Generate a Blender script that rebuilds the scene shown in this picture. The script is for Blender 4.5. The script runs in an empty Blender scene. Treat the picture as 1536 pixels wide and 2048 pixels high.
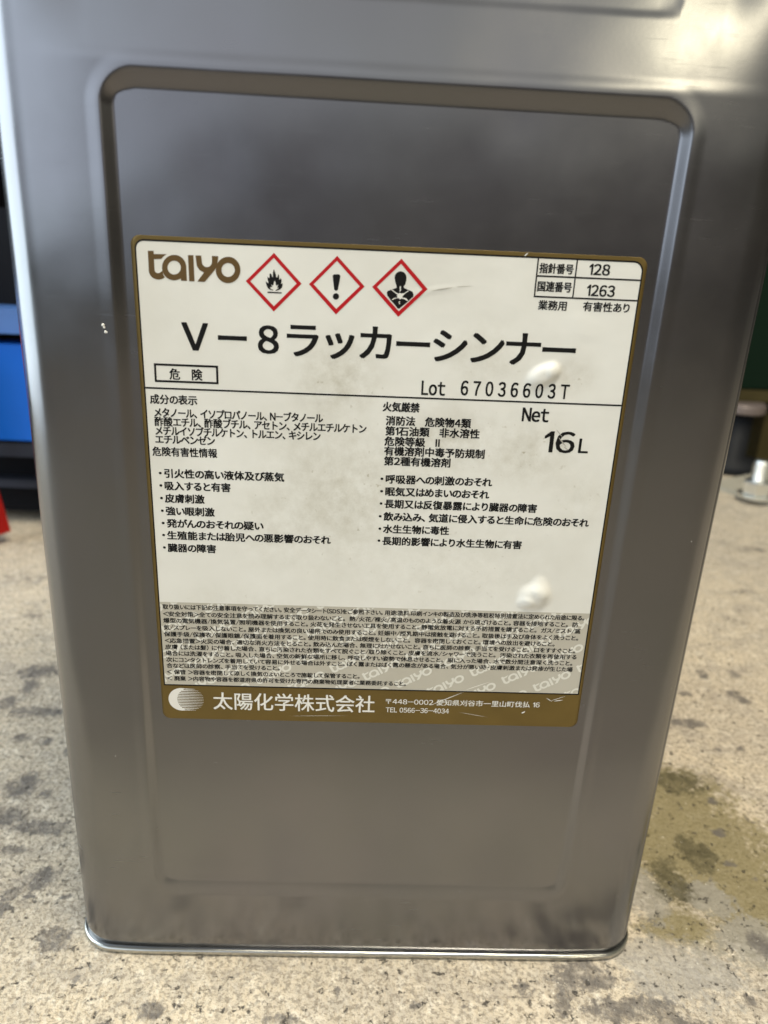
import bpy, bmesh, math, random
from mathutils import Matrix, Vector
random.seed(7)
SC = bpy.context.scene
COL = SC.collection

# ------------------------------------------------------------------ camera, world, lamps
cam_d = bpy.data.cameras.new("camera"); cam = bpy.data.objects.new("camera", cam_d); COL.objects.link(cam)
SC.camera = cam
CAM_POS = (-0.00865, -0.23166, 0.28264)
CAM_AXES = ((0.99855706, -0.03855189, -0.03738377),      # right, up, back written as rows of x / height / towards viewer
            (0.04888111, 0.94077399, 0.33549208),
            (0.02223582, -0.33683535, 0.94130097))
r0, r1, r2 = CAM_AXES
cam.matrix_world = Matrix(((r0[0], r0[1], r0[2], CAM_POS[0]),
                           (-r2[0], -r2[1], -r2[2], CAM_POS[1]),
                           (r1[0], r1[1], r1[2], CAM_POS[2]),
                           (0, 0, 0, 1)))
cam_d.sensor_fit = 'VERTICAL'; cam_d.sensor_height = 36.0; cam_d.sensor_width = 27.0
cam_d.lens = 1480.03 / 2048 * 36.0
cam_d.clip_start = 0.01; cam_d.clip_end = 200
cam_d.dof.use_dof = True; cam_d.dof.focus_distance = 0.258; cam_d.dof.aperture_fstop = 10.5

W = bpy.data.worlds.new("World"); SC.world = W; W.use_nodes = True
def world():
    nt = W.node_tree; nt.nodes.clear(); N = nt.nodes.new; L = nt.links.new
    out = N('ShaderNodeOutputWorld'); bg = N('ShaderNodeBackground'); L(bg.outputs[0], out.inputs[0])
    tc = N('ShaderNodeTexCoord'); sep = N('ShaderNodeSeparateXYZ'); L(tc.outputs['Generated'], sep.inputs[0])
    # dim workshop: dark all round, paler towards the roof
    rz = N('ShaderNodeValToRGB'); mz = N('ShaderNodeMapRange'); mz.inputs[1].default_value = -1; mz.inputs[2].default_value = 1
    L(sep.outputs['Z'], mz.inputs[0]); L(mz.outputs[0], rz.inputs[0])
    e = rz.color_ramp.elements
    e[0].position = 0.46; e[0].color = (0.10, 0.088, 0.08, 1)
    e[1].position = 0.90; e[1].color = (0.20, 0.20, 0.19, 1)
    for pos, c in ((0.53, (0.18, 0.155, 0.15, 1)), (0.575, (0.36, 0.35, 0.35, 1)), (0.62, (0.90, 0.91, 0.90, 1)), (0.70, (0.95, 0.96, 0.95, 1)), (0.80, (0.45, 0.45, 0.44, 1))):
        k = e.new(pos); k.color = c
    # the far end of the workshop (behind the can) is unlit, its right side dim and yellowish, its left open to daylight
    my = N('ShaderNodeMapRange'); my.inputs[1].default_value = 0.1; my.inputs[2].default_value = 0.6
    my.inputs[3].default_value = 1; my.inputs[4].default_value = 0.02
    L(sep.outputs['Y'], my.inputs[0])
    rx = N('ShaderNodeValToRGB'); mx = N('ShaderNodeMapRange'); mx.inputs[1].default_value = -1; mx.inputs[2].default_value = 1
    L(sep.outputs['X'], mx.inputs[0]); L(mx.outputs[0], rx.inputs[0])
    e = rx.color_ramp.elements
    e[0].position = 0.2; e[0].color = (1.0, 1.12, 1.25, 1)
    e[1].position = 0.85; e[1].color = (0.42, 0.40, 0.31, 1)
    k = e.new(0.5); k.color = (1, 1, 1, 1)
    mul = N('ShaderNodeMixRGB'); mul.blend_type = 'MULTIPLY'; mul.inputs[0].default_value = 1
    L(rz.outputs[0], mul.inputs[1]); L(my.outputs[0], mul.inputs[2])
    mul2 = N('ShaderNodeMixRGB'); mul2.blend_type = 'MULTIPLY'; mul2.inputs[0].default_value = 1
    L(mul.outputs[0], mul2.inputs[1]); L(rx.outputs[0], mul2.inputs[2])
    # daylight from outside, low and to the front left
    def ramp(sock, a, b_):
        r = N('ShaderNodeMapRange'); r.interpolation_type = 'SMOOTHSTEP'; r.inputs[1].default_value = a; r.inputs[2].default_value = b_; L(sock, r.inputs[0]); return r.outputs[0]
    def times(p_, q_):
        k_ = N('ShaderNodeMath'); k_.operation = 'MULTIPLY'; L(p_, k_.inputs[0]); L(q_, k_.inputs[1]); return k_.outputs[0]
    glow = times(times(times(ramp(sep.outputs['X'], -0.12, -0.5), ramp(sep.outputs['X'], -1.0, -0.62)), ramp(sep.outputs['Y'], 0.15, -0.1)), times(ramp(sep.outputs['Z'], -0.4, 0.05), ramp(sep.outputs['Z'], 0.75, 0.35)))
    day = N('ShaderNodeMixRGB'); day.inputs[2].default_value = (1.60, 1.80, 2.0, 1); L(glow, day.inputs[0]); L(mul2.outputs[0], day.inputs[1]); L(day.outputs[0], bg.inputs[0])
    bg.inputs[1].default_value = 1.0
world()

def area(name, loc, target, sx, sy, power, col):
    d = bpy.data.lights.new(name, 'AREA'); d.shape = 'RECTANGLE'; d.size = sx; d.size_y = sy
    d.energy = power; d.color = col
    o = bpy.data.objects.new(name, d); COL.objects.link(o); o.location = loc
    v = Vector(target) - Vector(loc); o.rotation_euler = v.to_track_quat('-Z', 'Y').to_euler()
    return o
area("doorway_daylight", (-1.0, 0.03, 0.74), (0.0, 0.03, 0.70), 0.74, 1.42, 13.5, (0.80, 0.93, 1.0))
area("ceiling_lamp_front", (1.40, -3.3, 1.75), (0.0, -0.1, 0.2), 0.13, 0.13, 10.5, (1.0, 0.88, 0.60))
area("floor_fill_above", (0.25, -0.22, 1.6), (0.15, -0.15, 0.0), 0.9, 0.3, 33, (1.0, 0.91, 0.74))  # overhead lamp added to brighten the floor around the can
SC.view_settings.view_transform = 'Standard'; SC.view_settings.look = 'None'
SC.view_settings.exposure = 0.08; SC.view_settings.gamma = 1.0; SC.view_settings.use_curve_mapping = False
SC.cycles.use_denoising = True
SC.cycles.max_bounces = 6

# ------------------------------------------------------------------ helpers
def tag(o, label=None, cat=None, group=None, kind=None):
    if label: o["label"] = label
    if cat: o["category"] = cat
    if group: o["group"] = group
    if kind: o["kind"] = kind
    return o
def empty(name, loc):
    o = bpy.data.objects.new(name, None); COL.objects.link(o); o.location = loc; o.empty_display_size = 0.02
    return o
def mesh_obj(name, verts, faces, mats, parent=None, smooth=False, midx=None, loc=None):
    m = bpy.data.meshes.new(name); m.from_pydata(verts, [], faces)
    if not isinstance(mats, (list, tuple)): mats = [mats]
    for k in mats: m.materials.append(k)
    if midx:
        for p_, i in zip(m.polygons, midx): p_.material_index = i
    if smooth: m.polygons.foreach_set('use_smooth', [True] * len(m.polygons))
    m.update()
    o = bpy.data.objects.new(name, m); COL.objects.link(o)
    if parent: o.parent = parent
    if loc: o.location = loc
    return o
def bm_obj(name, bm, mats, parent=None, smooth=False, bevel=0.0, seg=2):
    m = bpy.data.meshes.new(name)
    if bevel:
        bmesh.ops.bevel(bm, geom=[e for e in bm.edges if e.is_manifold and e.calc_face_angle(0) > 0.5], offset=bevel, segments=seg, affect='EDGES', clamp_overlap=True)
    bm.to_mesh(m); bm.free()
    if not isinstance(mats, (list, tuple)): mats = [mats]
    for k in mats: m.materials.append(k)
    if smooth: m.polygons.foreach_set('use_smooth', [True] * len(m.polygons))
    o = bpy.data.objects.new(name, m); COL.objects.link(o)
    if parent: o.parent = parent
    return o
def box(bm, x0, x1, y0, y1, z0, z1):
    v = [bm.verts.new((x, y, z)) for z in (z0, z1) for y in (y0, y1) for x in (x0, x1)]
    for f in ((0, 2, 3, 1), (4, 5, 7, 6), (0, 1, 5, 4), (2, 6, 7, 3), (0, 4, 6, 2), (1, 3, 7, 5)):
        bm.faces.new([v[i] for i in f])
def lathe(bm, prof, n=24, loc=(0, 0, 0), hexa=False):
    rings = []
    for r, z in prof:
        rings.append([bm.verts.new((loc[0] + r * math.cos(2 * math.pi * k / n), loc[1] + r * math.sin(2 * math.pi * k / n), loc[2] + z)) for k in range(n)])
    for a, b in zip(rings, rings[1:]):
        for k in range(n): bm.faces.new((a[k], a[(k + 1) % n], b[(k + 1) % n], b[k]))
    bm.faces.new(rings[0][::-1]); bm.faces.new(rings[-1])
def sstep(a, b, x):
    t = min(1.0, max(0.0, (x - a) / (b - a))); return t * t * (3 - 2 * t)

# ------------------------------------------------------------------ materials
def mat(name, col, rough=0.5, metal=0.0, bump=0.0, bscale=200, rvar=0.0, cvar=0.0, cscale=30, spec=None):
    m = bpy.data.materials.new(name); m.use_nodes = True; nt = m.node_tree; b = nt.nodes['Principled BSDF']
    N = nt.nodes.new; L = nt.links.new
    b.inputs['Base Color'].default_value = (*col, 1); b.inputs['Roughness'].default_value = rough; b.inputs['Metallic'].default_value = metal
    if spec is not None: b.inputs['Specular IOR Level'].default_value = spec
    tc = N('ShaderNodeTexCoord')
    if cvar:
        n = N('ShaderNodeTexNoise'); n.inputs['Scale'].default_value = cscale; n.inputs['Detail'].default_value = 5; L(tc.outputs['Object'], n.inputs['Vector'])
        r = N('ShaderNodeMapRange'); r.inputs[1].default_value = 0.3; r.inputs[2].default_value = 0.7; r.inputs[3].default_value = 1 - cvar; r.inputs[4].default_value = 1 + cvar
        L(n.outputs[0], r.inputs[0])
        x = N('ShaderNodeMixRGB'); x.blend_type = 'MULTIPLY'; x.inputs[0].default_value = 1; x.inputs[1].default_value = (*col, 1)
        L(r.outputs[0], x.inputs[2]); L(x.outputs[0], b.inputs['Base Color'])
    if rvar:
        n = N('ShaderNodeTexNoise'); n.inputs['Scale'].default_value = cscale * 2; n.inputs['Detail'].default_value = 4; L(tc.outputs['Object'], n.inputs['Vector'])
        r = N('ShaderNodeMapRange'); r.inputs[1].default_value = 0.3; r.inputs[2].default_value = 0.7; r.inputs[3].default_value = rough - rvar; r.inputs[4].default_value = rough + rvar
        L(n.outputs[0], r.inputs[0]); L(r.outputs[0], b.inputs['Roughness'])
    if bump:
        n = N('ShaderNodeTexNoise'); n.inputs['Scale'].default_value = bscale; n.inputs['Detail'].default_value = 4; L(tc.outputs['Object'], n.inputs['Vector'])
        bp = N('ShaderNodeBump'); bp.inputs['Strength'].default_value = 1; bp.inputs['Distance'].default_value = bump
        L(n.outputs[0], bp.inputs['Height']); L(bp.outputs[0], b.inputs['Normal'])
    return m

def tin_material():
    m = bpy.data.materials.new("tinplate"); m.use_nodes = True; nt = m.node_tree; b = nt.nodes['Principled BSDF']
    N = nt.nodes.new; L = nt.links.new
    tc = N('ShaderNodeTexCoord')
    def noise(scale, detail, rough=0.5):
        n = N('ShaderNodeTexNoise'); n.inputs['Scale'].default_value = scale; n.inputs['Detail'].default_value = detail; n.inputs['Roughness'].default_value = rough
        L(tc.outputs['Object'], n.inputs['Vector']); return n
    def rng(s, a, b_, c, d):
        r = N('ShaderNodeMapRange'); r.inputs[1].default_value = a; r.inputs[2].default_value = b_; r.inputs[3].default_value = c; r.inputs[4].default_value = d
        L(s, r.inputs[0]); return r
    b.inputs['Metallic'].default_value = 1
    # finger grease and handling haze change the gloss and tint in broad soft clouds
    n1 = noise(14, 4); r1_ = rng(n1.outputs[0], 0.3, 0.7, 0.0, 1.0)
    mix = N('ShaderNodeMixRGB'); mix.inputs[1].default_value = (0.222, 0.220, 0.240, 1); mix.inputs[2].default_value = (0.208, 0.214, 0.223, 1)
    L(r1_.outputs[0], mix.inputs[0])
    # tiny pale paint specks and dust
    vo = N('ShaderNodeTexVoronoi'); vo.inputs['Scale'].default_value = 75; L(tc.outputs['Object'], vo.inputs['Vector'])
    sp = rng(vo.outputs['Distance'], 0.012, 0.024, 0.8, 0.0)
    sepc = N('ShaderNodeSeparateColor'); L(vo.outputs['Color'], sepc.inputs[0])
    pick = rng(sepc.outputs[0], 0.80, 0.82, 0.0, 1.0)
    mm = N('ShaderNodeMath'); mm.operation = 'MULTIPLY'; L(sp.outputs[0], mm.inputs[0]); L(pick.outputs[0], mm.inputs[1])
    mix2 = N('ShaderNodeMixRGB'); mix2.inputs[2].default_value = (0.62, 0.61, 0.58, 1); L(mm.outputs[0], mix2.inputs[0]); L(mix.outputs[0], mix2.inputs[1])
    L(mix2.outputs[0], b.inputs['Base Color'])
    inv = N('ShaderNodeMath'); inv.operation = 'SUBTRACT'; inv.inputs[0].default_value = 1; L(mm.outputs[0], inv.inputs[1]); L(inv.outputs[0], b.inputs['Metallic'])
    n2 = noise(30, 5, 0.6); r2_ = rng(n2.outputs[0], 0.3, 0.7, 0.19, 0.27)
    L(r2_.outputs[0], b.inputs['Roughness'])
    # faint orange peel plus slow buckling of the thin sheet
    mp = N('ShaderNodeMapping'); mp.inputs['Rotation'].default_value = (0, 0.5, 0); mp.inputs['Scale'].default_value = (60, 60, 900); L(tc.outputs['Object'], mp.inputs[0])
    ns = N('ShaderNodeTexNoise'); ns.inputs['Scale'].default_value = 1.0; ns.inputs['Detail'].default_value = 3; L(mp.outputs[0], ns.inputs['Vector'])
    wip = rng(ns.outputs[0], 0.62, 0.76, 0.0, 0.035)
    ad = N('ShaderNodeMath'); ad.operation = 'ADD'; L(r2_.outputs[0], ad.inputs[0]); L(wip.outputs[0], ad.inputs[1]); L(ad.outputs[0], b.inputs['Roughness'])
    n3 = noise(900, 2); n4 = noise(7, 3)
    b1 = N('ShaderNodeBump'); b1.inputs['Strength'].default_value = 1; b1.inputs['Distance'].default_value = 0.000003; L(n3.outputs[0], b1.inputs['Height'])
    b2 = N('ShaderNodeBump'); b2.inputs['Strength'].default_value = 1; b2.inputs['Distance'].default_value = 0.0034; L(n4.outputs[0], b2.inputs['Height'])
    L(b2.outputs[0], b1.inputs['Normal']); L(b1.outputs[0], b.inputs['Normal'])
    return m
M_TIN = tin_material()
M_RIM = mat("bright_tin_rim", (0.50, 0.50, 0.47), 0.20, 1.0, rvar=0.05)

def paper_material(name, base, dirt):
    m = bpy.data.materials.new(name); m.use_nodes = True; nt = m.node_tree; b = nt.nodes['Principled BSDF']
    N = nt.nodes.new; L = nt.links.new
    tc = N('ShaderNodeTexCoord')
    acc = None
    for (x, z, rx, rz, amt) in dirt:          # smudge patches, metres on the label
        mp = N('ShaderNodeMapping'); mp.vector_type = 'POINT'
        mp.inputs['Location'].default_value = (-x / rx, 0, -z / rz); mp.inputs['Scale'].default_value = (1 / rx, 0, 1 / rz)
        L(tc.outputs['Object'], mp.inputs[0])
        ln = N('ShaderNodeVectorMath'); ln.operation = 'LENGTH'; L(mp.outputs[0], ln.inputs[0])
        r = N('ShaderNodeMapRange'); r.interpolation_type = 'SMOOTHSTEP'; r.inputs[1].default_value = 0; r.inputs[2].default_value = 1; r.inputs[3].default_value = amt * 0.72; r.inputs[4].default_value = 0
        L(ln.outputs['Value'], r.inputs[0])
        if acc is None: acc = r.outputs[0]
        else:
            a = N('ShaderNodeMath'); a.operation = 'MAXIMUM'; L(acc, a.inputs[0]); L(r.outputs[0], a.inputs[1]); acc = a.outputs[0]
    n = N('ShaderNodeTexNoise'); n.inputs['Scale'].default_value = 150; n.inputs['Detail'].default_value = 8; n.inputs['Roughness'].default_value = 0.72; L(tc.outputs['Object'], n.inputs['Vector'])
    nr = N('ShaderNodeMapRange'); nr.inputs[1].default_value = 0.36; nr.inputs[2].default_value = 0.72; L(n.outputs[0], nr.inputs[0])
    k = N('ShaderNodeMath'); k.operation = 'MULTIPLY'; L(acc, k.inputs[0]); L(nr.outputs[0], k.inputs[1])
    # sparse dark grime dots
    n2 = N('ShaderNodeTexNoise'); n2.inputs['Scale'].default_value = 420; n2.inputs['Detail'].default_value = 2; L(tc.outputs['Object'], n2.inputs['Vector'])
    d2 = N('ShaderNodeMapRange'); d2.inputs[1].default_value = 0.70; d2.inputs[2].default_value = 0.78; d2.inputs[4].default_value = 1.3; L(n2.outputs[0], d2.inputs[0])
    k2 = N('ShaderNodeMath'); k2.operation = 'MULTIPLY'; L(acc, k2.inputs[0]); L(d2.outputs[0], k2.inputs[1])
    n3 = N('ShaderNodeTexNoise'); n3.inputs['Scale'].default_value = 40; n3.inputs['Detail'].default_value = 4; L(tc.outputs['Object'], n3.inputs['Vector'])
    r3 = N('ShaderNodeMapRange'); r3.inputs[1].default_value = 0.35; r3.inputs[2].default_value = 0.75; r3.inputs[4].default_value = 0.16; L(n3.outputs[0], r3.inputs[0])
    s = N('ShaderNodeMath'); s.operation = 'ADD'; L(k.outputs[0], s.inputs[0]); L(k2.outputs[0], s.inputs[1])
    s2 = N('ShaderNodeMath'); s2.operation = 'ADD'; s2.use_clamp = True; L(s.outputs[0], s2.inputs[0]); L(r3.outputs[0], s2.inputs[1])
    mx = N('ShaderNodeMixRGB'); mx.inputs[1].default_value = (*base, 1); mx.inputs[2].default_value = (base[0] * 0.50, base[1] * 0.46, base[2] * 0.36, 1)
    L(s2.outputs[0], mx.inputs[0]); L(mx.outputs[0], b.inputs['Base Color'])
    b.inputs['Roughness'].default_value = 0.5; b.inputs['Specular IOR Level'].default_value = 0.35
    bp = N('ShaderNodeBump'); bp.inputs['Strength'].default_value = 1; bp.inputs['Distance'].default_value = 0.00025
    n5 = N('ShaderNodeTexNoise'); n5.inputs['Scale'].default_value = 90; n5.inputs['Detail'].default_value = 3; L(tc.outputs['Object'], n5.inputs['Vector'])
    L(n5.outputs[0], bp.inputs['Height']); L(bp.outputs[0], b.inputs['Normal'])
    return m
DIRT = [(-0.012, 0.205, 0.045, 0.040, 0.75), (-0.016, 0.243, 0.022, 0.020, 0.85), (0.022, 0.225, 0.030, 0.016, 0.8),
        (0.045, 0.222, 0.026, 0.018, 0.7), (-0.030, 0.195, 0.030, 0.028, 0.6), (0.030, 0.252, 0.020, 0.016, 0.5), (0.02, 0.18, 0.06, 0.03, 0.35),
        (0.058, 0.247, 0.012, 0.010, 0.5), (-0.045, 0.158, 0.05, 0.02, 0.3), (0.066, 0.207, 0.014, 0.02, 0.35)]
M_PAPER = paper_material("white_label_paper", (0.80, 0.80, 0.755), DIRT)
M_GREY = paper_material("grey_print", (0.52, 0.495, 0.425), [(-0.03, 0.15, 0.08, 0.03, 0.25)])
M_WM = mat("pale_print", (0.72, 0.71, 0.645), 0.5)
M_GOLD = mat("gold_print", (0.165, 0.112, 0.030), 0.42, 0.45, cvar=0.10, cscale=60, bump=0.0001, bscale=120)
M_BROWN = mat("bronze_print", (0.120, 0.068, 0.016), 0.45, 0.2)
M_INK = mat("black_ink", (0.008, 0.008, 0.008), 0.6, spec=0.15)
M_RED = mat("red_ink", (0.47, 0.008, 0.014), 0.5, spec=0.2)
M_WHITE = mat("white_print", (0.80, 0.79, 0.74), 0.5)
M_SCUFF = mat("grey_scuff", (0.42, 0.40, 0.35), 0.6)
M_EDGE = mat("paper_edge", (0.80, 0.76, 0.66), 0.6)

# ------------------------------------------------------------------ floor
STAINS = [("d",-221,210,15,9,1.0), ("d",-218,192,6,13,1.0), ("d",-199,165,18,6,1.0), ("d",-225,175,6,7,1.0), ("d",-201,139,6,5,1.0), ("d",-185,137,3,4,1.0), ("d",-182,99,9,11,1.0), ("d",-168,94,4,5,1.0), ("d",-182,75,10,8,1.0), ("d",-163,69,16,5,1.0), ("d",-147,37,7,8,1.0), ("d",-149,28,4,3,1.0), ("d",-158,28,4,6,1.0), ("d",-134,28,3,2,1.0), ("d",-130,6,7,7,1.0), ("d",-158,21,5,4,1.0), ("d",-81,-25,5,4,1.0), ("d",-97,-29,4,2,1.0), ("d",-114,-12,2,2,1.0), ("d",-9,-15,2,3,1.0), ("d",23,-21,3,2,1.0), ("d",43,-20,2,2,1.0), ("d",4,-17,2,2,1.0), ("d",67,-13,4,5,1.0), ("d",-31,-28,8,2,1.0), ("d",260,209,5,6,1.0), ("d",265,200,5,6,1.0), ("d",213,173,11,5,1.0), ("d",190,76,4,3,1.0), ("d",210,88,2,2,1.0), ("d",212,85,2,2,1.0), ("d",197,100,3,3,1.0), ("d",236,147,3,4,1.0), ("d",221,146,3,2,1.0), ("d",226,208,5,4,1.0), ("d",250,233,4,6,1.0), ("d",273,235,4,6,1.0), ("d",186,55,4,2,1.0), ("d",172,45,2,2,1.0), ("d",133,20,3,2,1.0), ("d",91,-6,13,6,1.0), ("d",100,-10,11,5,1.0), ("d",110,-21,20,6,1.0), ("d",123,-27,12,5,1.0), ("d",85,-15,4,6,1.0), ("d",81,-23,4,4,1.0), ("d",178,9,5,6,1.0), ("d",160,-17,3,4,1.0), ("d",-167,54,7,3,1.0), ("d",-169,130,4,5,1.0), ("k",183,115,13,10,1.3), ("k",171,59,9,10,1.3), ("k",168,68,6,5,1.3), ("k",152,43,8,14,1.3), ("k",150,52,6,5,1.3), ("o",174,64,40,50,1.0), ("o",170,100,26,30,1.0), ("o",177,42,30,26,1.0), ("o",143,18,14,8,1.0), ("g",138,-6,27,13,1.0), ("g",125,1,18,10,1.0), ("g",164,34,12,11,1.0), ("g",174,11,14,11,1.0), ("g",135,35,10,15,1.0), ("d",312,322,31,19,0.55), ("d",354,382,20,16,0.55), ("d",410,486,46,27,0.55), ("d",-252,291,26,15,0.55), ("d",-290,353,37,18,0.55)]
def floor():
    def axis(lo, hi, step, far):
        a = []; x = lo
        while x <= hi + 1e-9: a.append(x); x += step
        ext = [0.02, 0.08, 0.3, 1.0, 3.0, 8.0, far]
        return [lo - e for e in ext[::-1]] + a + [hi + e for e in ext]
    xs = axis(-0.42, 0.52, 0.003, 30); ys = axis(-0.18, 0.62, 0.003, 30)
    nx = len(xs); verts = []; shd = []; dk = []; ol = []; gr = []; kk = []
    for y in ys:
        for x in xs:
            verts.append((x, y, 0.0))
            v = {'d': 0.0, 'o': 0.0, 'g': 0.0, 'k': 0.0}
            for c, sx, sy, rx, ry, w in STAINS:
                dx = (x * 1000 - sx) / (rx * 2.0); dy = (y * 1000 - sy) / (ry * 2.0)
                q = dx * dx + dy * dy
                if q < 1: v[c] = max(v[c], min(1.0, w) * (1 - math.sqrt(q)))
            shd.append(sstep(-0.065, -0.17, y)); dk.append(v['d']); ol.append(v['o']); gr.append(v['g']); kk.append(v['k'])
    faces = [(j * nx + i, j * nx + i + 1, (j + 1) * nx + i + 1, (j + 1) * nx + i) for j in range(len(ys) - 1) for i in range(nx - 1)]
    m = bpy.data.materials.new("stained_concrete"); m.use_nodes = True; nt = m.node_tree; b = nt.nodes['Principled BSDF']
    N = nt.nodes.new; L = nt.links.new
    tc = N('ShaderNodeTexCoord')
    def noise(scale, detail=5, rough=0.55, off=(0, 0, 0), stretch=(1, 1, 1)):
        mp = N('ShaderNodeMapping'); mp.inputs['Location'].default_value = off; mp.inputs['Scale'].default_value = stretch; L(tc.outputs['Object'], mp.inputs[0])
        n = N('ShaderNodeTexNoise'); n.inputs['Scale'].default_value = scale; n.inputs['Detail'].default_value = detail; n.inputs['Roughness'].default_value = rough
        L(mp.outputs[0], n.inputs['Vector']); return n.outputs[0]
    def rng(s, a, b_, c=0.0, d=1.0, smooth=True):
        r = N('ShaderNodeMapRange'); r.inputs[1].default_value = a; r.inputs[2].default_value = b_; r.inputs[3].default_value = c; r.inputs[4].default_value = d
        if smooth: r.interpolation_type = 'SMOOTHSTEP'
        L(s, r.inputs[0]); return r.outputs[0]
    def op(o, a, c):
        k = N('ShaderNodeMath'); k.operation = o
        for i, z in enumerate((a, c)):
            if isinstance(z, (int, float)): k.inputs[i].default_value = z
            else: L(z, k.inputs[i])
        return k.outputs[0]
    def mixc(f, a, col, blend='MIX'):
        x = N('ShaderNodeMixRGB'); x.blend_type = blend
        if isinstance(f, (int, float)): x.inputs[0].default_value = f
        else: L(f, x.inputs[0])
        if isinstance(a, tuple): x.inputs[1].default_value = (*a, 1)
        else: L(a, x.inputs[1])
        x.inputs[2].default_value = (*col, 1); return x.outputs[0]
    def attr(n):
        a = N('ShaderNodeAttribute'); a.attribute_name = n; return a.outputs['Fac']
    broad = rng(noise(9, 4), 0.35, 0.68)
    c = mixc(broad, (0.62, 0.535, 0.405), (0.53, 0.465, 0.37))
    mid = rng(noise(60, 6, 0.65, (3, 1, 0)), 0.42, 0.66)
    c = mixc(op('MULTIPLY', mid, 0.6), c, (0.40, 0.36, 0.305))
    pale = rng(noise(130, 5, 0.6, (7, 2, 0)), 0.50, 0.70)
    c = mixc(op('MULTIPLY', pale, 0.8), c, (0.74, 0.67, 0.55))
    grain = rng(noise(430, 4, 0.75, (1, 5, 0)), 0.46, 0.60)
    c = mixc(op('MULTIPLY', grain, 0.75), c, (0.22, 0.19, 0.15))
    worn = rng(noise(22, 8, 0.72, (6, 6, 0), (1, 1.6, 1)), 0.52, 0.66)
    c = mixc(op('MULTIPLY', worn, 0.55), c, (0.30, 0.265, 0.225))
    # olive oil soak, greyer trowelled skin and dark worn-in spots, each with a broken edge
    nb = noise(48, 7, 0.7, (2, 9, 0)); nf = noise(260, 6, 0.72, (4, 4, 0))
    uneven = rng(noise(120, 6, 0.75, (8, 8, 0)), 0.30, 0.60, 0.35, 1.0)
    wob = op('ADD', op('MULTIPLY', op('SUBTRACT', nb, 0.5), 1.3), op('MULTIPLY', op('SUBTRACT', nf, 0.5), 1.2))
    def mask(name, lo, hi): return rng(op('ADD', attr(name), wob), lo, hi)
    c = mixc(op('MULTIPLY', mask('olive', 0.22, 0.60), 0.84), c, (0.195, 0.165, 0.075))
    c = mixc(op('MULTIPLY', mask('grey', 0.34, 0.60), 0.62), c, (0.30, 0.29, 0.27))
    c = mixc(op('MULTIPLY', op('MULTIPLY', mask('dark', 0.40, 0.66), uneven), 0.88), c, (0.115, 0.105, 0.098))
    c = mixc(op('MULTIPLY', op('MULTIPLY', mask('soak', 0.36, 0.62), uneven), 0.90), c, (0.075, 0.066, 0.035))
    front_shade = rng(attr('front_shade'), 0.0, 1.0)
    c = mixc(op('MULTIPLY', front_shade, 0.62), c, (0.17, 0.15, 0.125))  # shadow in front of the can, painted into the concrete colour
    specks = rng(noise(230, 6, 0.7, (11, 3, 0)), 0.60, 0.65)
    c = mixc(op('MULTIPLY', specks, 0.85), c, (0.09, 0.08, 0.07))
    spots = rng(noise(70, 7, 0.68, (5, 13, 0)), 0.665, 0.71)
    c = mixc(op('MULTIPLY', spots, 0.6), c, (0.16, 0.145, 0.13))
    pale_grains = rng(noise(700, 2, 0.5, (9, 1, 0)), 0.70, 0.74)
    c = mixc(op('MULTIPLY', pale_grains, 0.7), c, (0.80, 0.76, 0.66))  # bright tan sand grains scattered at random
    L(c, b.inputs['Base Color']); b.inputs['Roughness'].default_value = 0.75; b.inputs['Specular IOR Level'].default_value = 0.3
    h = op('ADD', op('MULTIPLY', noise(420, 4, 0.6, (1, 5, 0)), 0.6), op('MULTIPLY', noise(90, 5, 0.6, (7, 2, 0)), 1.0))
    h = op('SUBTRACT', h, op('MULTIPLY', specks, 0.35))
    bp = N('ShaderNodeBump'); bp.inputs['Strength'].default_value = 1; bp.inputs['Distance'].default_value = 0.0024
    L(h, bp.inputs['Height']); L(bp.outputs[0], b.inputs['Normal'])
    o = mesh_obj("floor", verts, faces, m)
    for nm, arr in (('front_shade', shd), ('dark', dk), ('olive', ol), ('grey', gr), ('soak', kk)):
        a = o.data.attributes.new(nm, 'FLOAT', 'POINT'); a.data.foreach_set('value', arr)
    tag(o, "beige worn concrete floor with dark spots and an olive oil stain beside the can", "floor", kind="structure")
floor()

# ------------------------------------------------------------------ the can
HALF = 119.25; RC = 16.0; A0 = math.radians(4.5); HT = 366.0; FL = 84.0
XE = (HALF + RC * (math.sin(A0) - math.cos(A0)) + math.tan(A0) / 2 * FL) / (1 + math.tan(A0) / 2)
KQ = math.tan(A0) / (2 * (XE - FL))
def side_samples(fine):
    """half profile of one wall, 0..45 degrees: (x along the wall, inset z<=0, nx, nz)"""
    xs = [0, 8, 16, 24, 32, 40, 48, 56, 62, 68, 72] if fine else [0, 20, 40, 60, 72]
    x = 74.0
    st = 0.5 if fine else 1.5
    while x < 92: xs.append(x); x += st
    x = 92.0
    while x < XE - 0.3: xs.append(x); x += 1.5
    xs.append(XE)
    out = []
    for x in xs:
        z = -KQ * (x - FL) ** 2 if x > FL else 0.0
        s = -2 * KQ * (x - FL) if x > FL else 0.0
        l = math.hypot(1, s); out.append((x, z, -s / l, 1 / l))
    zE = out[-1][1]; n = 32 if fine else 14
    for i in range(1, n + 1):
        a = A0 + (math.pi / 4 - A0) * i / n
        out.append((XE + RC * (math.sin(a) - math.sin(A0)), zE + RC * (math.cos(a) - math.cos(A0)), math.sin(a), math.cos(a)))
    return out
def rr_sdf(x, y, x0, x1, y0, y1, r):
    cx, cy = (x0 + x1) / 2, (y0 + y1) / 2
    qx = abs(x - cx) - (x1 - x0) / 2 + r; qy = abs(y - cy) - (y1 - y0) / 2 + r
    return math.hypot(max(qx, 0), max(qy, 0)) + min(max(qx, qy), 0) - r
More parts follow.
